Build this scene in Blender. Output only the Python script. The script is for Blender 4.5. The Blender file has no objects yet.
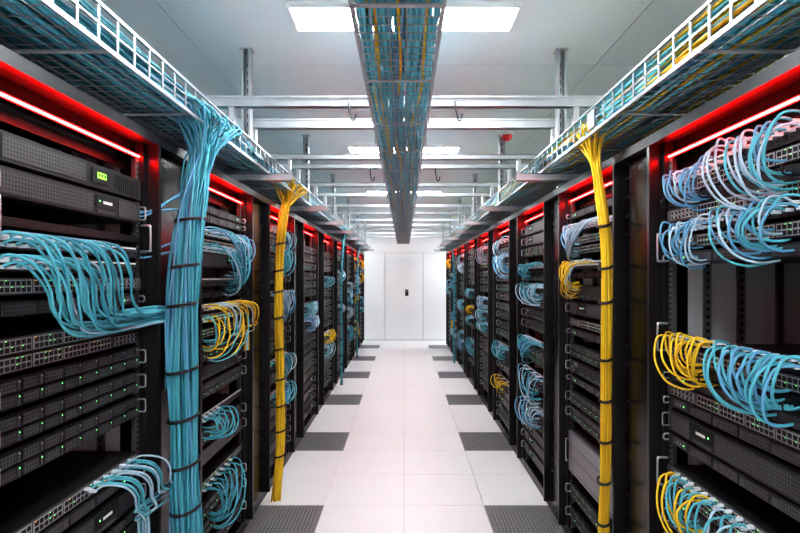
import bpy, math, random
from mathutils import Vector
scene = bpy.context.scene
try:
    scene.view_settings.view_transform = 'Standard'
    scene.view_settings.look = 'Medium High Contrast'
except Exception:
    pass

# ------------------------------------------------------------------ materials
MATS = {}
def mat(name, col, rough=0.5, metal=0.0, emit=None, estr=0.0, bump=None, var=0.0, vscale=8, spec=None, coat=0):
    m = bpy.data.materials.new(name); m.use_nodes = True
    nt = m.node_tree; b = nt.nodes['Principled BSDF']
    b.inputs['Base Color'].default_value = (*col, 1)
    b.inputs['Roughness'].default_value = rough
    b.inputs['Metallic'].default_value = metal
    if spec is not None: b.inputs['Specular IOR Level'].default_value = spec
    if coat: b.inputs['Coat Weight'].default_value = coat
    if emit:
        b.inputs['Emission Color'].default_value = (*emit, 1)
        b.inputs['Emission Strength'].default_value = estr
    if var > 0:
        tc = nt.nodes.new('ShaderNodeTexCoord'); n = nt.nodes.new('ShaderNodeTexNoise')
        n.inputs['Scale'].default_value = vscale; n.inputs['Detail'].default_value = 4
        nt.links.new(tc.outputs['Object'], n.inputs['Vector'])
        r = nt.nodes.new('ShaderNodeMapRange')
        r.inputs['To Min'].default_value = 1 - var; r.inputs['To Max'].default_value = 1 + var
        nt.links.new(n.outputs['Fac'], r.inputs['Value'])
        mx = nt.nodes.new('ShaderNodeVectorMath'); mx.operation = 'SCALE'
        mx.inputs[0].default_value = col
        nt.links.new(r.outputs[0], mx.inputs['Scale'])
        nt.links.new(mx.outputs[0], b.inputs['Base Color'])
        if bump:
            bp = nt.nodes.new('ShaderNodeBump'); bp.inputs['Strength'].default_value = bump
            bp.inputs['Distance'].default_value = 0.002
            nt.links.new(n.outputs['Fac'], bp.inputs['Height']); nt.links.new(bp.outputs[0], b.inputs['Normal'])
    MATS[name] = m
    return m

def grille_mat(name, colA, colB, scale, axes=(0, 1, 1)):
    m = bpy.data.materials.new(name); m.use_nodes = True
    nt = m.node_tree; b = nt.nodes['Principled BSDF']
    tc = nt.nodes.new('ShaderNodeTexCoord')
    mp = nt.nodes.new('ShaderNodeMapping'); mp.inputs['Scale'].default_value = axes
    nt.links.new(tc.outputs['Object'], mp.inputs['Vector'])
    v = nt.nodes.new('ShaderNodeTexVoronoi'); v.inputs['Scale'].default_value = scale
    v.inputs['Randomness'].default_value = 0
    nt.links.new(mp.outputs[0], v.inputs['Vector'])
    g = nt.nodes.new('ShaderNodeMath'); g.operation = 'GREATER_THAN'; g.inputs[1].default_value = 0.36
    nt.links.new(v.outputs['Distance'], g.inputs[0])
    mx = nt.nodes.new('ShaderNodeMix'); mx.data_type = 'RGBA'
    mx.inputs['A'].default_value = (*colA, 1); mx.inputs['B'].default_value = (*colB, 1)
    nt.links.new(g.outputs[0], mx.inputs['Factor'])
    nt.links.new(mx.outputs['Result'], b.inputs['Base Color'])
    b.inputs['Roughness'].default_value = 0.45
    bp = nt.nodes.new('ShaderNodeBump'); bp.inputs['Distance'].default_value = 0.003; bp.inputs['Strength'].default_value = 0.6
    nt.links.new(g.outputs[0], bp.inputs['Height']); nt.links.new(bp.outputs[0], b.inputs['Normal'])
    MATS[name] = m

mat('rack_black', (0.005, 0.005, 0.006), 0.36, var=0.15, spec=0.3)
mat('panel_gloss', (0.004, 0.004, 0.005), 0.22, spec=0.35)
mat('post_black', (0.012, 0.011, 0.012), 0.30, spec=0.4)
mat('header_black', (0.014, 0.012, 0.0125), 0.42, spec=0.3)
mat('gear_dark', (0.010, 0.010, 0.012), 0.45, var=0.1, spec=0.3)
mat('gear_mid', (0.045, 0.046, 0.05), 0.4)
mat('gear_silver', (0.22, 0.22, 0.235), 0.4, 0.5)
grille_mat('grille', (0.001, 0.001, 0.001), (0.052, 0.052, 0.056), 85)
grille_mat('backmesh', (0.02, 0.02, 0.022), (0.25, 0.25, 0.26), 60)
mat('inner_grey', (0.55, 0.55, 0.56), 0.45)
mat('hole', (0.002, 0.002, 0.002), 0.8)
mat('steel', (0.48, 0.50, 0.52), 0.38, 0.8, var=0.2, vscale=14, bump=0.1)
mat('steel_tray', (0.36, 0.39, 0.41), 0.42, 0.65, var=0.2, vscale=20)
mat('steel_rail', (0.18, 0.185, 0.20), 0.4, 0.6)
mat('port_metal', (0.38, 0.385, 0.395), 0.4, 0.6)
mat('cable_cyan', (0.095, 0.39, 0.47), 0.55, var=0.2, vscale=30, spec=0.2)
mat('cable_blue', (0.12, 0.33, 0.50), 0.55, spec=0.2)
mat('cable_teal', (0.05, 0.26, 0.33), 0.55, spec=0.2)
mat('cable_pale', (0.38, 0.53, 0.63), 0.55, spec=0.2)
mat('tray_cyan', (0.14, 0.55, 0.66), 0.55, spec=0.2)
mat('cable_yellow', (0.76, 0.51, 0.03), 0.55, var=0.12, vscale=30, spec=0.2)
mat('cable_gold', (0.55, 0.34, 0.02), 0.55, spec=0.2)
mat('cable_black', (0.012, 0.012, 0.014), 0.5)
mat('plug_clear', (0.72, 0.78, 0.82), 0.25)
mat('label_white', (0.65, 0.65, 0.65), 0.5)
mat('led_green', (0.1, 0.8, 0.2), 0.4, emit=(0.2, 1, 0.25), estr=3)
mat('lcd_green', (0.3, 0.8, 0.1), 0.4, emit=(0.35, 1, 0.05), estr=1.0)
mat('led_amber', (0.9, 0.5, 0.1), 0.4, emit=(1, 0.5, 0.1), estr=2)
mat('red_strip', (1, 0.05, 0.05), 0.4, emit=(1.0, 0.0026, 0.0022), estr=84)
mat('wall_white', (0.86, 0.88, 0.89), 0.6, var=0.02, vscale=3)
mat('ceiling_white', (0.80, 0.815, 0.825), 0.7, var=0.02, vscale=3)
mat('floor_tile', (0.82, 0.83, 0.84), 0.38, var=0.025, vscale=5, spec=0.4)
mat('floor_gap', (0.40, 0.40, 0.41), 0.7)
mat('vent_metal', (0.24, 0.24, 0.25), 0.4, 0.3)
mat('vent_pit', (0.03, 0.03, 0.03), 0.8)
mat('light_panel', (1, 1, 1), 0.5, emit=(0.94, 0.985, 1.0), estr=71)
mat('frame_white', (0.85, 0.85, 0.85), 0.4)
mat('alarm_red', (0.7, 0.03, 0.03), 0.3)
mat('seam_grey', (0.42, 0.43, 0.44), 0.6)

# ------------------------------------------------------------------ mesh builder
class MB:
    def __init__(self, s=1, ys=1.0):
        self.s = s; self.ys = ys; self.v = []; self.f = []; self.m = []; self.sm = []; self.slots = []
    def mi(self, n):
        if n not in self.slots: self.slots.append(n)
        return self.slots.index(n)
    def box(self, x0, x1, y0, y1, z0, z1, m):
        s = self.s; b = len(self.v)
        for x in (x0, x1):
            for y in (y0, y1):
                for z in (z0, z1):
                    self.v.append((s * x, y * self.ys, z))
        k = self.mi(m)
        for q in ((0,1,3,2),(4,6,7,5),(0,4,5,1),(2,3,7,6),(0,2,6,4),(1,5,7,3)):
            self.f.append(tuple(b + i for i in (q if s > 0 else q[::-1]))); self.m.append(k); self.sm.append(False)
    def tube(self, pts, r, n, m, cap=True):
        s = self.s; k = self.mi(m); b = len(self.v)
        P = [Vector((s * p[0], p[1] * self.ys, p[2])) for p in pts]
        up = None
        for i, p in enumerate(P):
            t = (P[min(i + 1, len(P) - 1)] - P[max(i - 1, 0)])
            if t.length < 1e-9: t = Vector((0, 0, 1))
            t.normalize()
            if up is None:
                up = Vector((0, 0, 1)) if abs(t.z) < 0.9 else Vector((1, 0, 0))
            a = up - t * up.dot(t)
            if a.length < 1e-6: a = t.orthogonal()
            a.normalize(); up = a; c = t.cross(a)
            for j in range(n):
                an = 2 * math.pi * j / n
                self.v.append(tuple(p + a * (r * math.cos(an)) + c * (r * math.sin(an))))
        for i in range(len(P) - 1):
            for j in range(n):
                self.f.append((b + i*n + j, b + i*n + (j+1) % n, b + (i+1)*n + (j+1) % n, b + (i+1)*n + j))
                self.m.append(k); self.sm.append(True)
        if cap:
            self.f.append(tuple(b + j for j in range(n))[::-1]); self.m.append(k); self.sm.append(False)
            e = b + (len(P)-1)*n
            self.f.append(tuple(e + j for j in range(n))); self.m.append(k); self.sm.append(False)
    def mesh(self, name):
        me = bpy.data.meshes.new(name)
        me.from_pydata(self.v, [], self.f)
        for n in self.slots: me.materials.append(MATS[n])
        me.polygons.foreach_set('material_index', self.m)
        me.polygons.foreach_set('use_smooth', self.sm)
        me.update()
        return me
    def obj(self, name, loc=(0,0,0), parent=None):
        return put(self.mesh(name), name, loc, parent)

def put(me, name, loc=(0,0,0), parent=None):
    o = bpy.data.objects.new(name, me); scene.collection.objects.link(o)
    o.location = loc
    if parent: o.parent = parent
    return o
def empty(name, loc=(0,0,0)):
    o = bpy.data.objects.new(name, None); scene.collection.objects.link(o); o.location = loc
    o.empty_display_size = 0.1
    return o
def smooth(pts, sub=4):
    P = [Vector(p) for p in pts]; out = []
    for i in range(len(P) - 1):
        p0 = P[max(i-1, 0)]; p1 = P[i]; p2 = P[i+1]; p3 = P[min(i+2, len(P)-1)]
        for k in range(sub):
            t = k / sub
            out.append(0.5 * ((2*p1) + (p2-p0)*t + (2*p0-5*p1+4*p2-p3)*t*t + (3*p1-p0-3*p2+p3)*t**3))
    out.append(P[-1])
    return out

# ------------------------------------------------------------------ key dimensions
FX = 1.08        # rack front plane
CH = 1.71        # camera height
CEIL = 3.04
YEND = 13.8

# ------------------------------------------------------------------ room shell
VENT_ROWS = [2.02 + 1.8*j - 0.6 for j in range(-1, 7)]   # near edges
fl = MB()
fl.box(-3.2, 3.2, -2.4, YEND, -0.06, -0.03, 'floor_gap')
g = 0.0012
y = -2.18 - 0.6
while y < YEND:
    vent = any(abs(y - v) < 0.01 for v in VENT_ROWS)
    for i in range(-6, 6):
        x = i * 0.6
        x0, x1 = max(x, -3.2), min(x + 0.6, 3.2)
        y0, y1 = max(y, -2.4), min(y + 0.6, YEND)
        if x1 <= x0 or y1 <= y0: continue
        if vent and i in (-2, 1): continue
        fl.box(x0+g, x1-g, y0+g, y1-g, -0.03, 0.0, 'floor_tile')
    y += 0.6
fl.obj('floor')

vm = MB()
vm.box(-0.298, 0.298, -0.298, 0.298, -0.029, -0.024, 'vent_pit')
for e in (-1, 1):
    vm.box(e*0.298, e*0.283, -0.298, 0.298, -0.024, 0.0, 'vent_metal')
    vm.box(-0.283, 0.283, e*0.298, e*0.283, -0.024, 0.0, 'vent_metal')
N = 22
for i in range(N):
    c = -0.283 + 0.566 * (i + 0.5) / N
    vm.box(c-0.0065, c+0.0065, -0.283, 0.283, -0.006, -0.0005, 'vent_metal')
    vm.box(-0.283, 0.283, c-0.0065, c+0.0065, -0.007, -0.001, 'vent_metal')
vme = vm.mesh('floor_vent_tile')
for v in VENT_ROWS:
    if v < -2 or v + 0.6 > YEND: continue
    for sx in (-1, 1):
        put(vme, 'floor_vent_tile', (sx*0.9, v + 0.3, 0))

ce = MB()
ce.box(-3.2, 3.2, -2.4, YEND, CEIL + 0.02, CEIL + 0.08, 'seam_grey')
g = 0.003
x = -3.6
while x < 3.2:
    y = -3.1
    while y < YEND:
        x0, x1 = max(x, -3.2), min(x + 1.2, 3.2); y0, y1 = max(y, -2.4), min(y + 0.9, YEND)
        if x1 > x0 and y1 > y0:
            ce.box(x0+g, x1-g, y0+g, y1-g, CEIL, CEIL + 0.02, 'ceiling_white')
        y += 0.9
    x += 1.2
ce.obj('ceiling')
w = MB(); w.box(-3.3, -3.2, -2.4, YEND, 0, CEIL, 'wall_white'); w.obj('wall_left')
w = MB(); w.box(3.2, 3.3, -2.4, YEND, 0, CEIL, 'wall_white'); w.obj('wall_right')
w = MB(); w.box(-3.3, 3.3, -2.5, -2.4, 0, CEIL, 'wall_white'); w.obj('wall_front')
w = MB()
w.box(-3.3, -1.16, YEND, YEND + 0.1, 0, CEIL, 'wall_white'); w.box(1.22, 3.3, YEND, YEND + 0.1, 0, CEIL, 'wall_white')
w.box(-1.16, 1.22, YEND, YEND + 0.1, 2.42, CEIL, 'wall_white'); w.obj('wall_back')
w = MB()
for x in (-3.19, -1.95, 2.0, 3.19):
    w.box(x-0.004, x+0.004, YEND-0.004, YEND, 0.1, CEIL, 'seam_grey')
w.obj('trim_1')
w = MB(); w.box(-3.2, -1.17, YEND - 0.012, YEND, 0, 0.09, 'seam_grey'); w.box(1.23, 3.2, YEND - 0.012, YEND, 0, 0.09, 'seam_grey'); w.obj('baseboard_back')
# double door at the end of the aisle
d = MB()
yd = YEND + 0.0
d.box(-1.16, -1.10, yd-0.01, YEND+0.09, 0, 2.42, 'frame_white'); d.box(1.16, 1.22, yd-0.01, YEND+0.09, 0, 2.42, 'frame_white')
d.box(-1.16, 1.22, yd-0.01, YEND+0.09, 2.36, 2.42, 'frame_white')
for (a, b2) in ((-1.10, -0.523), (-0.517, 0.517), (0.523, 1.16)):
    d.box(a+0.003, b2-0.003, yd, YEND+0.04, 0.012, 2.355, 'wall_white')
d.box(-1.1, 1.16, yd+0.04, YEND+0.09, 0.0, 2.36, 'seam_grey')
d.box(0.03, 0.12, yd-0.03, yd, 1.20, 1.37, 'gear_dark')
d.box(0.05, 0.10, yd-0.034, yd-0.03, 1.31, 1.34, 'gear_silver')
d.box(0.05, 0.10, yd-0.04, yd-0.03, 1.23, 1.26, 'hole')
d.obj('door_1')

# ceiling light panels
lp = MB()
hw, hd = 0.56, 0.115
lp.box(-hw-0.015, hw+0.015, -hd-0.015, -hd, -0.02, 0, 'frame_white'); lp.box(-hw-0.015, hw+0.015, hd, hd+0.015, -0.02, 0, 'frame_white')
lp.box(-hw-0.015, -hw, -hd, hd, -0.02, 0, 'frame_white'); lp.box(hw, hw+0.015, -hd, hd, -0.02, 0, 'frame_white')
lp.box(-hw, hw, -hd, hd, -0.014, 0, 'light_panel')
lme = lp.mesh('added_fill_panel')
for yy in (-1.4, -0.05, 2.60, 5.28, 7.95, 10.6):
    put(lme, 'added_fill_panel', (0, yy, CEIL))
for yy in (0.5, 4.0, 7.5, 11.0, 12.9):  # extra panels above the racks, added out of view as ceiling fill light
    for sx in (-2.4, 2.4):
        put(lme, 'added_fill_panel', (sx, yy, CEIL))

# alarm beacon
a = MB()
a.tube([(0,0,0),(0,0,-0.025)], 0.06, 20, 'frame_white'); a.tube([(0,0,-0.025),(0,0,-0.06)], 0.045, 20, 'alarm_red')
a.tube([(0,0,-0.06),(0,0,-0.075)], 0.025, 16, 'alarm_red')
a.obj('fire_alarm_beacon', (0.95, 4.7, CEIL))

# ------------------------------------------------------------------ gear components (front at d=0, facing aisle, depth +)
W2 = 0.345
YS = 1.12        # width scale of all gear
HC = 0.43        # half width of cabinet
def d_handle(mb, y, z0, z1, m='steel', out=0.028, r=0.0034):
    mb.tube(smooth([(0.0, y, z0), (-out*0.8, y, z0), (-out, y, z0+0.008), (-out, y, z1-0.008), (-out*0.8, y, z1), (0.0, y, z1)], 3), r, 6, m)
CACHE = {}
def comp(kind, s):
    key = (kind, s)
    if key in CACHE: return CACHE[key]
    b = MB(s, YS); r = random.Random(sum(map(ord, kind)))
    if kind in ('server_a', 'server_b', 'server_c'):
        h = 0.086
        b.box(0.006, 0.72, -W2+0.015, W2-0.015, 0, h, 'gear_dark')
        for e in (-1, 1):
            b.box(0, 0.008, e*W2, e*(W2-0.022), 0.002, h-0.002, 'gear_mid')
            d_handle(b, e*(W2-0.010), 0.018, h-0.018)
        if kind == 'server_a':
            n = 8
            for i in range(n):
                y0 = -0.318 + 0.636*i/n; y1 = y0 + 0.636/n
                for zz in (0.004, 0.045):
                    b.box(-0.004, 0.006, y0+0.002, y1-0.002, zz, zz+0.037, 'gear_dark')
                    b.box(-0.006, -0.004, y0+0.006, y1-0.018, zz+0.004, zz+0.033, 'grille')
                    b.box(-0.009, -0.004, y1-0.015, y1-0.007, zz+0.004, zz+0.033, 'gear_mid')
                    b.box(-0.010, -0.009, y1-0.0125, y1-0.0095, zz+0.027, zz+0.030, 'led_green' if (i*7+int(zz*100)) % 7 == 0 else 'label_white')
        elif kind == 'server_c':
            n = 20
            for i in range(n):
                y0 = -0.318 + 0.50*i/n; y1 = y0 + 0.50/n
                b.box(-0.006, 0.006, y0+0.0015, y1-0.0015, 0.006, h-0.006, 'gear_dark')
                b.box(-0.008, -0.006, y0+0.005, y1-0.005, 0.010, 0.020, 'gear_mid')
                b.box(-0.0075, -0.006, y0+0.007, y1-0.007, 0.030, 0.072, 'grille')
                b.box(-0.0085, -0.008, y0+0.010, y0+0.0125, 0.022, 0.0245, 'led_green' if i % 4 == 1 else 'label_white')
            b.box(-0.004, 0.006, 0.19, 0.318, 0.004, h-0.004, 'gear_dark')
            b.box(-0.006, -0.004, 0.20, 0.25, 0.05, 0.074, 'gear_silver')
            b.box(-0.006, -0.004, 0.26, 0.31, 0.012, 0.04, 'port_metal')
            b.box(-0.007, -0.006, 0.265, 0.28, 0.016, 0.034, 'hole'); b.box(-0.007, -0.006, 0.29, 0.305, 0.016, 0.034, 'hole')
        else:
            b.box(-0.008, 0.006, -0.32, 0.32, 0.003, h-0.003, 'gear_dark')
            b.box(-0.010, -0.008, -0.31, 0.05, 0.010, h-0.010, 'grille')
            b.box(-0.010, -0.008, 0.19, 0.31, 0.010, h-0.010, 'grille')
            b.box(-0.011, -0.008, 0.065, 0.175, 0.030, h-0.014, 'hole')
            b.box(-0.010, -0.008, 0.07, 0.17, 0.012, 0.020, 'gear_mid')
            b.box(-0.012, -0.011, 0.08, 0.085, 0.05, 0.055, 'led_green')
            b.box(-0.012, -0.011, 0.10, 0.15, 0.045, 0.055, 'label_white')
            b.box(-0.014, -0.008, -0.315, -0.31, 0.01, h-0.01, 'gear_mid')
    elif kind == 'server_lcd':
        h = 0.086
        b.box(0.006, 0.72, -W2+0.015, W2-0.015, 0, h, 'gear_dark')
        b.box(-0.004, 0.008, -W2, W2, 0.002, h-0.002, 'gear_dark')
        b.box(-0.006, -0.004, -0.30, 0.02, 0.012, 0.075, 'grille')
        for i in range(12):
            b.box(-0.006, -0.004, 0.18+i*0.012, 0.186+i*0.012, 0.015, 0.07, 'hole')
        b.box(-0.008, -0.004, 0.05, 0.14, 0.02, 0.07, 'hole')
        b.box(-0.010, -0.008, 0.075, 0.12, 0.037, 0.058, 'lcd_green')
        for i in range(3): b.box(-0.0105, -0.010, 0.08+i*0.014, 0.088+i*0.014, 0.043, 0.053, 'hole')
    elif kind == 'server_1u':
        h = 0.043
        b.box(0.006, 0.70, -W2+0.015, W2-0.015, 0, h, 'gear_dark')
        b.box(-0.002, 0.008, -W2, W2, 0.001, h-0.001, 'gear_dark')
        for i in range(4):
            y0 = -0.30 + i*0.125
            b.box(-0.006, -0.002, y0, y0+0.115, 0.005, h-0.006, 'grille')
            b.box(-0.008, -0.006, y0+0.09, y0+0.11, 0.010, h-0.011, 'gear_mid')
        b.box(-0.005, -0.002, 0.22, 0.30, 0.008, h-0.008, 'gear_mid')
        for i in range(3): b.box(-0.007, -0.005, 0.23+i*0.02, 0.234+i*0.02, 0.018, 0.022, 'led_green' if i == 0 else 'label_white')
        for e in (-1, 1): d_handle(b, e*(W2-0.010), 0.010, h-0.010, out=0.024)
    elif kind in ('switch', 'switch_b'):
        h = 0.048
        b.box(0.006, 0.55, -W2+0.015, W2-0.015, 0, h, 'gear_dark')
        b.box(-0.002, 0.008, -W2, W2, 0.001, h-0.001, 'gear_mid' if kind == 'switch' else 'gear_dark')
        for gI in range(4):
            y0 = -0.31 + gI*0.118
            b.box(-0.0035, -0.002, y0-0.002, y0+0.110, 0.005, h-0.005, 'port_metal')
            for i in range(6):
                for zz in (0.008, 0.026):
                    yy = y0 + 0.002 + i*0.018
                    b.box(-0.0045, -0.0035, yy, yy+0.0135, zz, zz+0.013, 'hole')
                    if r.random() < 0.3:
                        b.box(-0.005, -0.0045, yy+0.001, yy+0.004, zz+0.0125, zz+0.0145, 'led_green' if r.random() < .8 else 'led_amber')
        for i in range(6):
            yy = 0.175 + i*0.024
            b.box(-0.006, -0.002, yy, yy+0.019, 0.008, 0.022, 'port_metal'); b.box(-0.0065, -0.006, yy+0.003, yy+0.016, 0.010, 0.020, 'hole')
            b.box(-0.006, -0.002, yy, yy+0.019, 0.026, 0.040, 'port_metal'); b.box(-0.0065, -0.006, yy+0.003, yy+0.016, 0.028, 0.038, 'hole')
    elif kind == 'patch':
        h = 0.044
        b.box(0.0, 0.012, -W2, W2, 0, h, 'gear_dark')
        b.box(0.012, 0.20, -W2+0.02, W2-0.02, 0.0, 0.006, 'gear_dark')
        for i in range(4):
            b.box(-0.001, 0, -0.318+i*0.161, -0.318+i*0.161+0.15, 0.035, 0.041, 'label_white')
        for i in range(24):
            yy = -0.318 + i*0.0268
            b.box(-0.002, 0, yy, yy+0.019, 0.009, 0.030, 'gear_mid')
            b.box(-0.003, -0.002, yy+0.003, yy+0.016, 0.011, 0.026, 'hole')
    elif kind == 'organizer':
        h = 0.044
        b.box(0.0, 0.01, -W2, W2, 0, h, 'rack_black')
        for i in range(6):
            yy = -0.29 + i*0.116
            b.tube(smooth([(0, yy, 0.006), (-0.05, yy, 0.006), (-0.06, yy, 0.02), (-0.05, yy, 0.038), (0, yy, 0.038)], 3), 0.003, 6, 'rack_black')
    elif kind == 'storage':
        h = 0.26
        b.box(0.006, 0.75, -W2+0.015, W2-0.015, 0, h, 'gear_mid')
        b.box(-0.01, 0.008, -W2+0.01, W2-0.01, 0.003, h-0.003, 'gear_silver')
        for i in range(3): b.box(-0.012, -0.01, -0.30, 0.30, 0.02+i*0.08, 0.024+i*0.08, 'gear_mid')
        for e in (-1, 1): d_handle(b, e*(W2-0.01), 0.06, 0.2)
    elif kind == 'shelf':
        b.box(0.0, 0.7, -W2+0.01, W2-0.01, 0.0, 0.004, 'rack_black')
        b.box(0.0, 0.004, -W2, W2, 0.0, 0.03, 'rack_black')
        for e in (-1, 1): d_handle(b, e*(W2+0.004), -0.03, 0.075, out=0.04, r=0.0048)
    elif kind == 'handles':
        for e in (-1, 1): d_handle(b, e*(W2+0.004), 0.0, 0.11, out=0.04, r=0.0048)
        b.box(-0.002, 0.004, -W2, W2, 0.05, 0.056, 'gear_mid')
    CACHE[key] = b.mesh(kind)
    return CACHE[key]
NAMES = {'server_a': 'rack_server', 'server_b': 'rack_server', 'server_c': 'rack_server', 'server_lcd': 'rack_server', 'server_1u': 'thin_server',
         'switch': 'network_switch', 'switch_b': 'network_switch', 'patch': 'patch_panel', 'organizer': 'cable_organizer',
         'storage': 'storage_array', 'shelf': 'equipment_shelf', 'handles': 'pull_handles'}

# ------------------------------------------------------------------ rack cabinet frame
def frame_mesh(s, p):
    b = MB(s)
    H = 2.30
    far = p - HC
    b.box(0.0, 1.0, -HC, far, 0.0, 0.07, 'rack_black')
    b.box(0.01, 1.0, -HC, far, H-0.03, H, 'rack_black')
    b.box(0.05, 0.08, -HC, HC, 2.215, H-0.03, 'header_black')
    b.box(-0.055, 0.02, -HC, far, 2.262, H, 'header_black')      # header pushed out as an added hood to keep strip light off trays
    b.box(-0.058, -0.055, -HC, far, 2.258, H, 'rack_black')
    b.box(0.08, 0.10, -HC, HC, 2.16, 2.225, 'header_black')
    # side panels (inner faces grey)
    for e, q in ((-HC, 1), (HC-0.01, -1)):
        b.box(0.03, 1.0, e, e+0.01, 0.07, H-0.03, 'panel_gloss')
        yi = e+0.011 if q > 0 else e-0.001
        b.box(0.10, 0.95, yi-0.001, yi+0.001, 0.07, H-0.05, 'inner_grey')
        for dd in (0.16, 0.30, 0.46):
            ya, yb2 = sorted((yi, yi + q*0.012))
            b.box(dd, dd+0.03, ya, yb2, 0.07, H-0.05, 'steel_rail')
            z = 0.1
            while z < 2.2:
                yh = yi + q*0.0125
                b.box(dd+0.009, dd+0.021, min(yh, yh+q*0.0008), max(yh, yh+q*0.0008), z, z+0.012, 'hole'); z += 0.03
    # front posts
    for e in (-HC, HC-0.028):
        b.box(-0.005, 0.03, e, e+0.028, 0.07, 2.262, 'post_black')
    # mounting rails with square holes
    for e in (-1, 1):
        for dd in (0.012, 0.78):
            y0, y1 = sorted((e*(HC-0.054), e*(HC-0.029)))
            b.box(dd, dd+0.003, y0, y1, 0.07, 2.2, 'steel_rail')
            b.box(dd+0.003, dd+0.03, e*(HC-0.029), e*(HC-0.032), 0.07, 2.2, 'steel_rail')
            z = 0.10
            while z < 2.18:
                b.box(dd-0.001, dd, (y0+y1)/2-0.006, (y0+y1)/2+0.006, z, z+0.012, 'hole')
                z += 0.022
    # back door
    b.box(0.96, 0.97, -HC+0.01, HC-0.01, 0.07, H-0.03, 'backmesh')
    b.box(0.945, 0.96, -0.02, 0.02, 0.07, H-0.03, 'steel_rail')
    # vertical cable manager with protruding fins
    b.box(0.03, 0.05, HC, far, 0.07, 2.262, 'panel_gloss')
    b.box(-0.055, 0.03, HC+0.002, HC+0.022, 0.07, 2.262, 'post_black')
    b.box(-0.055, 0.03, far-0.020, far, 0.07, 2.262, 'post_black')
    b.box(-0.012, 0.03, HC+0.09, far-0.09, 0.07, 2.262, 'panel_gloss')
    z = 0.2
    while z < 2.2:
        b.box(0.0, 0.03, HC+0.025, HC+0.09, z, z+0.012, 'rack_black')
        b.box(0.0, 0.03, far-0.09, far-0.022, z, z+0.012, 'rack_black')
        z += 0.09
    b.box(-0.0135, -0.012, HC+0.13, HC+0.19, 2.20, 2.222, 'gear_mid')
    return b.mesh('cabinet_frame')
def strip_mesh(s):
    b = MB(s)
    b.box(0.012, 0.028, -HC+0.03, HC-0.03, 2.198, 2.209, 'rack_black')
    b.box(0.003, 0.012, -HC+0.035, HC-0.035, 2.199, 2.208, 'red_strip')
    return b.mesh('red_led_strip')

# ------------------------------------------------------------------ patch cable helpers (coords: d, y, z)
RS = 0.86   # global thinning of patch cables
def plug(b, y, z):
    b.box(-0.026, -0.001, y-0.0048, y+0.0048, z-0.005, z+0.005, 'plug_clear')
def fan_loop(b, ya, yb, n, z1, z2, ye, m, bulge=0.10, r=0.0046, seed=0):
    """neat nested loops: neighbouring cables keep nearly the same shape"""
    R = random.Random(seed)
    K = 0.62
    for i in range(n):
        u = i/max(1, n-1)
        y = ya + (yb-ya)*u
        mm = R.choice(m) if isinstance(m, (list, tuple)) else m
        w = abs(y-ye)/max(abs(ya-ye), abs(yb-ye), 0.01)
        q = 0.70 + 0.45*w + R.uniform(-0.16, 0.16)
        row = i % 2
        bu = bulge*K*q*(1.0 if row else 0.75); dz = (z1-z2)*(0.62+0.38*w+R.uniform(-0.14, 0.14)+(0.16 if row else 0)); j = R.uniform(-0.012, 0.012)
        zz = z1 + (-0.009 if row else 0.009)
        e = ye + (u-0.5)*0.09 + R.uniform(-0.03, 0.03); rise = 0.012*w + R.uniform(0.0, 0.016)
        plug(b, y, zz)
        b.tube(smooth([(-0.02, y, zz), (-0.045, y+0.04*(e-y), zz+rise*0.7), (-0.035-bu*0.7, y+0.20*(e-y), zz+rise-dz*0.10),
                       (-0.035-bu, y+0.45*(e-y)+j, zz-dz*0.45), (-0.035-bu*0.75, y+0.72*(e-y)+j, zz-dz*0.88),
                       (-0.025-bu*0.2, y+0.92*(e-y), zz-dz*1.05), (0.012, e, zz-dz)], 4), r*RS, 6, mm)
def fan_side(b, ya, yb, n, z1, z2, ye, m, bulge=0.09, r=0.0050, seed=0, drop=0.35):
    """cables leave the ports, arch over, droop, gather in a bunch and run to the manager at ye, then down"""
    R = random.Random(seed); sg = 1 if ye > 0 else -1
    for i in range(n):
        u = i/max(1, n-1)
        y = ya + (yb-ya)*u
        mm = R.choice(m) if isinstance(m, (list, tuple)) else m
        row = i % 2
        zz = z1 + (-0.009 if row else 0.009); a = R.uniform(-0.028, 0.028); c = R.uniform(-0.018, 0.018)
        bu = bulge*((0.60 if row else 0.88)+R.uniform(-0.15, 0.18))
        plug(b, y, zz)
        H = zz - z2
        y2 = y + sg*0.045; y3 = y + sg*(0.20 + R.uniform(-0.03, 0.04))
        L = ye - y3
        pts = [(-0.02, y, zz), (-0.05, y+sg*0.012, zz+0.014), (-0.03-bu, y2, zz-0.008), (-0.035-bu, y+sg*0.095, zz-H*0.36), (-0.035-bu*0.8, y+sg*0.13, zz-H*0.72),
               (-0.05-bu*0.4+c*0.5, y3, z2+a)]
        if L*sg > 0.1:
            pts += [(-0.05+c, y3+L*0.5, z2+a*1.2-0.006)]
        pts += [(-0.05+c, ye-sg*0.05, z2+a-0.01), (-0.045+c, ye+a, z2-0.06), (-0.045+c, ye+a*1.2, z2-drop)]
        b.tube(smooth(pts, 4), r*RS, 6, mm)

# ------------------------------------------------------------------ racks
FR = {}
YC0 = 1.70
def rack(s, yc, p, items, cables, name='server_rack'):
    if (s, p) not in FR:
        FR[(s, p)] = frame_mesh(s, p)
        if ('st', s) not in FR: FR[('st', s)] = strip_mesh(s)
    e = empty(name, (s*FX, yc, 0))
    put(FR[(s, p)], 'cabinet_frame', (0,0,0), e)
    put(FR[('st', s)], 'red_led_strip', (0,0,0), e)
    for k, z in items:
        put(comp(k, s), NAMES[k], (0, 0, z), e)
    if cables:
        b = MB(s, YS)
        for c in cables: c(b)
        if b.v: b.obj('patch_cables', (0,0,0), e)
    return e

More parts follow.
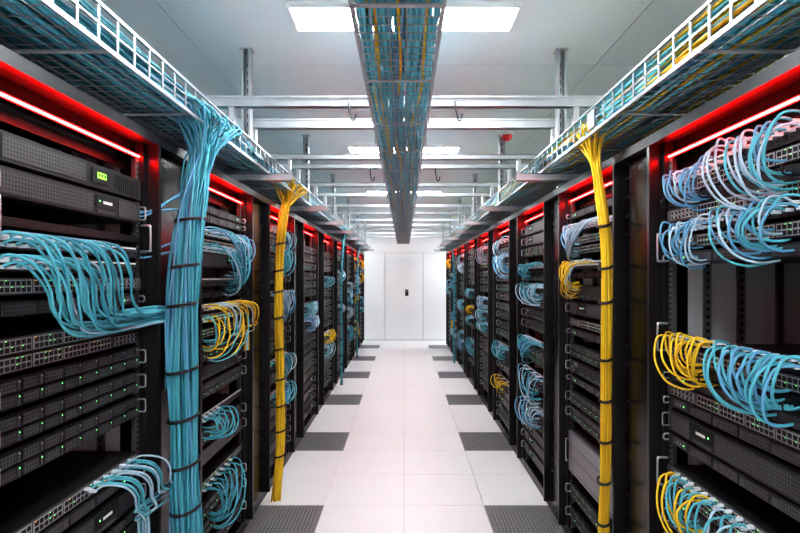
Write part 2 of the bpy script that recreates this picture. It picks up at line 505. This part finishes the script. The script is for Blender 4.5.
CY, BL, PA, YE, TE, GO = 'cable_cyan', 'cable_blue', 'cable_pale', 'cable_yellow', 'cable_teal', 'cable_gold'
PL, PR = 1.32, 1.24
# left rack 1
rack(-1, YC0, PL,
     [('server_lcd', 2.02), ('server_b', 1.925), ('shelf', 1.845), ('patch', 1.785), ('patch', 1.725), ('switch', 1.66), ('server_1u', 1.60), ('switch', 1.495), ('switch_b', 1.445),
      ('server_a', 1.345), ('server_a', 1.245), ('server_a', 1.145), ('switch', 0.955), ('server_1u', 0.905), ('server_b', 0.80),
      ('server_a', 0.70), ('patch', 0.60), ('server_a', 0.48), ('server_a', 0.38), ('server_b', 0.2)],
     [lambda b: fan_side(b, -0.34, 0.00, 18, 1.805, 1.565, 0.50, [CY, CY, TE, CY], 0.10, 0.0052, 1),
      lambda b: fan_side(b, -0.34, -0.08, 14, 1.745, 1.55, 0.52, [CY, CY, PA], 0.07, 0.0052, 2),
      lambda b: fan_side(b, 0.02, 0.26, 11, 0.985, 0.80, 0.30, [CY, CY, PA], 0.09, 0.0048, 3),
      lambda b: [b.tube(smooth([(0.1, 0.25, z), (0.0, 0.36, z-0.01), (-0.065, 0.44, z+dz*0.5), (-0.10, 0.52, z+dz)], 4), 0.0045, 6, BL) for z, dz in ((1.99, 0.02), (1.97, 0.13), (1.985, 0.10), (1.82, 0.06), (1.80, 0.03))],
      lambda b: fan_loop(b, -0.3, 0.2, 12, 0.62, 0.5, 0.25, [CY], 0.09, 0.005, 4)])
# left rack 2
rack(-1, YC0+PL, PL,
     [('server_1u', 2.06), ('server_1u', 2.01), ('patch', 1.93), ('switch', 1.87), ('server_b', 1.76), ('patch', 1.66), ('organizer', 1.59), ('patch', 1.52), ('switch', 1.46), ('switch_b', 1.38), ('server_a', 1.25),
      ('server_c', 1.15), ('server_a', 1.05), ('patch', 0.93), ('server_a', 0.80), ('server_b', 0.70), ('switch_b', 0.56), ('server_a', 0.4), ('server_a', 0.3), ('server_a', 0.15)],
     [lambda b: fan_loop(b, -0.3, 0.3, 18, 1.95, 1.80, 0.2, [CY, PA, BL], 0.15, 0.0048, 5),
      lambda b: fan_loop(b, -0.3, 0.25, 18, 1.86, 1.66, 0.1, [CY, PA, TE], 0.15, 0.0048, 6),
      lambda b: fan_side(b, -0.28, 0.20, 14, 1.54, 1.38, 0.3, [YE, YE, GO, PA], 0.10, 0.0048, 7, 0.15),
      lambda b: fan_loop(b, -0.3, 0.2, 12, 1.48, 1.28, -0.2, [YE, CY, YE], 0.14, 0.0048, 71),
      lambda b: fan_loop(b, -0.3, -0.05, 10, 0.95, 0.83, -0.2, [CY], 0.14, 0.0048, 8),
      lambda b: fan_loop(b, -0.3, 0.1, 13, 0.58, 0.35, -0.15, [CY, TE], 0.15, 0.0048, 9)])
# right rack 1
rack(1, YC0, PR,
     [('patch', 2.085), ('switch_b', 2.03), ('organizer', 1.98), ('switch', 1.93), ('patch', 1.88), ('switch_b', 1.82), ('server_1u', 1.765), ('handles', 1.775),
      ('patch', 1.445), ('switch', 1.39), ('handles', 1.41), ('organizer', 1.34), ('server_1u', 1.29), ('switch', 1.235), ('server_1u', 1.19), ('server_b', 1.09), ('server_1u', 1.04),
      ('switch', 0.90), ('switch_b', 0.85), ('handles', 0.86), ('server_1u', 0.80), ('server_c', 0.70), ('server_a', 0.60), ('server_a', 0.5), ('server_b', 0.38), ('server_b', 0.2)],
     [lambda b: fan_loop(b, -0.32, -0.02, 16, 2.125, 1.95, -0.22, [PA, CY, BL], 0.15, 0.0046, 11),
      lambda b: fan_loop(b, 0.02, 0.27, 13, 2.09, 1.98, 0.14, [PA, BL, BL], 0.10, 0.0044, 12),
      lambda b: fan_loop(b, -0.32, -0.02, 15, 1.905, 1.785, -0.20, [PA, CY, BL], 0.14, 0.0046, 13),
      lambda b: fan_loop(b, 0.02, 0.27, 13, 1.895, 1.775, 0.16, [PA, BL], 0.10, 0.0044, 14),
      lambda b: fan_loop(b, 0.03, 0.29, 14, 1.475, 1.345, 0.12, [YE, YE, GO], 0.11, 0.0048, 15),
      lambda b: fan_loop(b, -0.34, -0.02, 20, 1.475, 1.325, -0.20, [CY, CY, BL], 0.15, 0.0052, 16),
      lambda b: fan_loop(b, 0.02, 0.28, 14, 0.93, 0.78, 0.12, [YE, YE, CY], 0.12, 0.0048, 17),
      lambda b: fan_loop(b, -0.3, -0.02, 13, 0.93, 0.78, -0.15, [CY, CY, PA], 0.14, 0.0048, 18)])
# right rack 2
rack(1, YC0+PR, PR,
     [('server_1u', 2.08), ('patch', 1.99), ('switch_b', 1.91), ('switch', 1.85), ('patch', 1.76), ('organizer', 1.7), ('server_c', 1.57), ('server_b', 1.47),
      ('switch', 1.40), ('server_1u', 1.34), ('server_a', 1.20), ('server_c', 1.10), ('server_1u', 1.04), ('server_a', 0.90), ('server_a', 0.80), ('storage', 0.46), ('server_a', 0.3), ('server_a', 0.15)],
     [lambda b: fan_loop(b, 0.3, -0.3, 20, 2.01, 1.85, 0.2, [PA, BL, PA], 0.12, 0.0048, 21),
      lambda b: fan_loop(b, 0.3, -0.1, 16, 1.79, 1.60, 0.2, [YE, YE, GO, PA], 0.14, 0.0048, 22)])

def random_rack(s, yc, p, seed):
    R = random.Random(seed); items = []; cab = []
    z = 2.07
    while z > 0.15:
        c = R.random()
        if c < 0.42 and z > 0.5:
            k = R.choice(['patch', 'switch', 'switch_b']); items.append((k, z))
            pal = [[CY], [CY, PA], [PA, BL], [CY, BL], [PA], [CY, TE, PA]]
            pal += [[YE], [YE, YE, CY]] if s < 0 else ([[YE]] if R.random() < 0.4 else [])
            col = R.choice(pal)
            n = R.randint(8, 18); ye = R.uniform(-0.25, 0.25); zd = R.uniform(0.08, 0.2); sd = R.randint(0, 9999)
            cab.append(lambda b, z=z, n=n, ye=ye, zd=zd, col=col, sd=sd: fan_loop(b, -0.3, 0.3, n, z+0.022, z+0.022-zd, ye, col, 0.12, 0.0052, sd))
            z -= 0.05
            items.append(('organizer', z)); z -= 0.05
            items.append((R.choice(['switch', 'server_1u', 'switch_b']), z)); z -= 0.06
        elif c < 0.95:
            for q in range(R.randint(1, 3)):
                if z > 0.12: items.append((R.choice(['server_a', 'server_b', 'server_c']), z)); z -= 0.095
            z -= 0.01
        else:
            z -= 0.10
    rack(s, yc, p, items, cab)
for k in [-1] + list(range(2, 9)):
    random_rack(-1, YC0 + PL*k, PL, 100 + k)
    random_rack(1, YC0 + PR*k, PR, 200 + k)

# ------------------------------------------------------------------ vertical cable bundles
def bundle(name, path, n, rad, col, r, seed, fan_top=0.12, straps=True, tray_dir=1):
    R = random.Random(seed); b = MB(1)
    C = smooth(path, 5); L = len(C)
    for i in range(n):
        a = R.uniform(0, 2*math.pi); q = rad*math.sqrt(R.random()); tw = R.uniform(-1.8, 1.8)
        ph = R.uniform(0, 6.28); fy = R.uniform(-1, 1); fx = R.uniform(-0.5, 0.5)
        pts = []
        for j, c in enumerate(C):
            t = j/(L-1)
            fan = max(0, (t-0.80)/0.20)**1.3
            aa = a + tw*t*1.8
            qq = q*(1 + 0.25*math.sin(13*t+ph))
            pts.append((c.x + qq*math.cos(aa)*0.8 + fan*fx*fan_top*0.6, c.y + qq*math.sin(aa) + fan*fy*fan_top, c.z))
        e = pts[-1]
        dy = R.choice((-1, 1, 1)) * tray_dir
        sx = 1 if e[0] > 0 else -1
        pts += [(e[0]+sx*0.02, e[1]+dy*0.04, 2.47), (e[0]+sx*0.05, e[1]+dy*0.15, 2.455 + R.uniform(0, 0.03)), (e[0]+sx*0.08, e[1]+dy*R.uniform(0.3, 0.8), 2.43 + R.uniform(0, 0.03))]
        b.tube(pts, r, 6, R.choice(col))
    o = b.obj(name)
    if straps:
        st = MB(1)
        zs = 0.3
        while zs < 2.15:
            c = min(C, key=lambda q: abs(q.z - zs))
            for dz in (0, 0.007):
                ring = [(c.x + (rad*0.8+0.009)*math.cos(t), c.y + (rad+0.011)*math.sin(t), c.z + dz + 0.01*math.sin(t+1)) for t in [k*math.pi/8 for k in range(17)]]
                st.tube(ring, 0.004, 5, 'cable_black', cap=False)
            zs += 0.21
        st.obj('tie_straps', (0,0,0), o)
    return o

bundle('cable_bundle', [(-0.955, 2.30, 0.004), (-0.955, 2.25, 0.5), (-0.955, 2.21, 1.0), (-0.96, 2.21, 1.5), (-0.96, 2.27, 1.9), (-0.95, 2.34, 2.15), (-0.935, 2.38, 2.32), (-0.93, 2.40, 2.44)],
       120, 0.066, [CY, CY, CY, TE, BL, TE], 0.0045, 1, 0.24)
bundle('cable_bundle', [(-0.98, 3.90, 0.004), (-0.98, 4.04, 0.4), (-0.98, 4.06, 0.9), (-0.98, 3.98, 1.5), (-0.98, 4.02, 1.9), (-0.96, 4.08, 2.2), (-0.945, 4.12, 2.32), (-0.94, 4.14, 2.44)],
       36, 0.040, [YE, YE, GO], 0.0052, 2, 0.28)
bundle('cable_bundle', [(0.98, 2.50, 0.004), (0.985, 2.52, 0.5), (1.0, 2.53, 1.0), (0.99, 2.50, 1.5), (0.985, 2.50, 1.9), (0.97, 2.54, 2.15), (0.95, 2.56, 2.32), (0.94, 2.57, 2.44)],
       26, 0.028, [YE, YE, GO], 0.0046, 3, 0.18)
for i, (sx, yy, cols) in enumerate([(-1, 8.05, [CY, TE]), (-1, 10.75, [CY]), (1, 10.1, [CY])]):
    bundle('cable_bundle', [(sx*0.99, yy, 0.004), (sx*0.99, yy+0.06, 0.6), (sx*0.99, yy-0.04, 1.2), (sx*0.99, yy+0.05, 1.8), (sx*0.97, yy, 2.2), (sx*0.95, yy, 2.32), (sx*0.94, yy, 2.44)],
           12, 0.026, cols, 0.005, 20+i, 0.14)

# ------------------------------------------------------------------ cable trays
def tray(name, xa, xb, zb, y0, y1, side_h, cols, ncab, seed, mesh_pitch=0.055, fill=0.075):
    R = random.Random(seed); b = MB(1)
    w = xb - xa; t = 0.0016; M = 'steel_tray'
    n = max(5, int(w/0.05))
    for i in range(n+1):
        x = xa + w*i/n
        b.box(x-t, x+t, y0, y1, zb-t, zb+t, M)
    y = y0
    while y < y1:
        b.box(xa, xb, y-t, y+t, zb+t, zb+3*t, M)
        y += mesh_pitch
    y = y0 + 0.15
    while y < y1:
        b.box(xa, xb, y-0.010, y+0.010, zb-0.007, zb-t, M); y += 0.6
    for x, o in ((xa, 1), (xb, -1)):
        xs = sorted((x, x + o*0.004))
        b.box(xs[0]-0.003, xs[1]+0.003, y0, y1, zb-0.005, zb+0.010, M)
        b.box(xs[0]-0.004, xs[1]+0.004, y0, y1, zb+side_h-0.010, zb+side_h, M)
        b.box(xs[0], xs[1], y0, y1, zb+side_h*0.5-0.003, zb+side_h*0.5+0.003, M)
        y = y0
        while y < y1:
            b.box(xs[0], xs[1], y, y+0.010, zb, zb+side_h, M); y += 0.10
        y = y0 + 2.2
        while y < y1:
            b.box(xs[0]-0.006, xs[1]+0.006, y, y+0.08, zb+0.02, zb+side_h-0.02, M); y += 2.4
    o = b.obj(name)
    c = MB(1)
    for i in range(ncab):
        r = R.uniform(0.0055, 0.008)
        x0 = xa + 0.02 + (w-0.04)*((i*0.6180339) % 1.0); lay = R.random()**1.2*fill; ph = R.uniform(0, 6.28)
        pts = []; y = y0
        while y <= y1:
            xx = x0 + 0.02*math.sin(y*1.7+ph) + 0.012*math.sin(y*4.1+ph*2)
            xx = min(max(xx, xa+0.014), xb-0.014)
            pts.append((xx, y, zb+0.014+lay+0.006*math.sin(y*3+ph))); y += 0.16
        c.tube(pts, r, 6, R.choice(cols))
    c.obj('tray_cables', (0,0,0), o)
    return o
CB = 'cable_black'
TC = 'tray_cyan'
TZ = CH + 0.69
tray('cable_tray', -1.27, -0.90, TZ, 0.2, 12.9, 0.125, [TC, TC, CY, TE, BL, PA], 120, 1, fill=0.105)
tray('cable_tray', 0.90, 1.27, TZ, 0.2, 12.9, 0.125, [TC, TC, PA, CY, YE, BL, YE], 120, 2, fill=0.105)
tray('cable_tray', -0.165, 0.125, CH + 0.83, 0.2, 12.9, 0.10, [TC, TC, TE, BL, TC, CY, YE, TC, CY], 78, 3, 0.055, 0.07)

# ------------------------------------------------------------------ strut beams / hangers / brackets
def channel_x(b, x0, x1, y, z, w=0.041, h=0.041, m='steel'):
    t = 0.004
    b.box(x0, x1, y-w/2, y+w/2, z+h-t, z+h, m)
    b.box(x0, x1, y-w/2, y-w/2+t, z, z+h, m)
    b.box(x0, x1, y+w/2-t, y+w/2, z, z+h, m)
    b.box(x0, x1, y-w/2, y-w/2+0.012, z, z+t, m)
    b.box(x0, x1, y+w/2-0.012, y+w/2, z, z+t, m)
BZ = CH + 0.93
beams = [0.9, 2.71, 3.10, 4.05, 4.40, 5.27, 5.90, 6.80, 7.60, 8.50, 9.30, 10.2, 11.1, 12.0]
for i, yb in enumerate(beams):
    b = MB(1)
    big = i < 3
    h = 0.055 if big else 0.041
    channel_x(b, -1.07, 1.07, yb, BZ-(0.03 if big else 0), h=h)
    if big:
        b.box(-1.07, 1.07, yb-0.026, yb-0.0205, BZ+0.015, BZ+0.025, 'steel')
        b.box(-1.07, 1.07, yb-0.026, yb-0.0205, BZ-0.03, BZ-0.022, 'steel')
    for sx in (-1, 1):
        b.box(sx*0.897, sx*0.925, yb-0.02, yb+0.02, TZ+0.12, BZ, 'steel')
    for xx in (-0.175, 0.135):
        b.tube([(xx, yb+0.024, BZ+0.045), (xx, yb+0.024, CH+0.81)], 0.004, 6, 'steel')
        b.box(xx-0.012, xx+0.012, yb+0.01, yb+0.036, BZ+0.025, BZ+0.05, 'steel')
    if i in (1, 4):
        for xx in (-0.29, 0.27):
            b.tube(smooth([(xx, yb-0.022, BZ+0.0), (xx, yb-0.03, BZ-0.03), (xx+0.012, yb-0.03, BZ-0.095), (xx+0.028, yb-0.03, BZ-0.105), (xx+0.038, yb-0.03, BZ-0.07)], 4), 0.005, 6, 'cable_black')
    b.obj('steel_strut_beam')
hz = [0.95, 2.99, 4.8, 6.6, 8.4, 10.2, 12.0]
hb = MB(1)
t = 0.004; w = 0.026
z0 = TZ + 0.115
hb.box(-w, w, w-t, w, z0, CEIL, 'steel'); hb.box(-w, -w+t, -w, w, z0, CEIL, 'steel'); hb.box(w-t, w, -w, w, z0, CEIL, 'steel')
hb.box(-w, -w+0.013, -w, -w+t, z0, CEIL, 'steel'); hb.box(w-0.013, w, -w, -w+t, z0, CEIL, 'steel')
z = z0 + 0.03
while z < CEIL - 0.05:
    hb.box(-0.006, 0.006, w-t-0.001, w-t, z, z+0.03, 'hole'); z += 0.05
hb.box(-0.035, 0.035, -0.035, 0.035, CEIL-0.006, CEIL, 'steel')
hme = hb.mesh('ceiling_hanger')
for yy in hz:
    for sx in (-1, 1): put(hme, 'ceiling_hanger', (sx*0.92, yy, 0))
for yy in (0.85, 3.37, 4.9, 6.2, 7.4, 8.7, 10.0, 11.3, 12.5):
    for sx in (-1, 1):
        b = MB(sx)
        channel_x(b, 0.74, 1.24, yy, TZ-0.058, h=0.048)
        b.box(1.16, 1.20, yy-0.02, yy+0.02, 2.30, TZ-0.05, 'steel')
        b.obj('tray_support_bracket')

# ------------------------------------------------------------------ world + camera
wd = bpy.data.worlds.new('World'); scene.world = wd; wd.use_nodes = True
wd.node_tree.nodes['Background'].inputs[0].default_value = (0.8, 0.85, 0.9, 1)
wd.node_tree.nodes['Background'].inputs[1].default_value = 0.2
cam = bpy.data.cameras.new('camera'); co = bpy.data.objects.new('camera', cam); scene.collection.objects.link(co)
co.location = (0, 0, CH); co.rotation_euler = (math.radians(90), 0, 0)
cam.sensor_width = 36; cam.lens = 510/800*36
cam.shift_x = -4/800; cam.shift_y = 10.5/800
cam.clip_start = 0.01
scene.camera = co
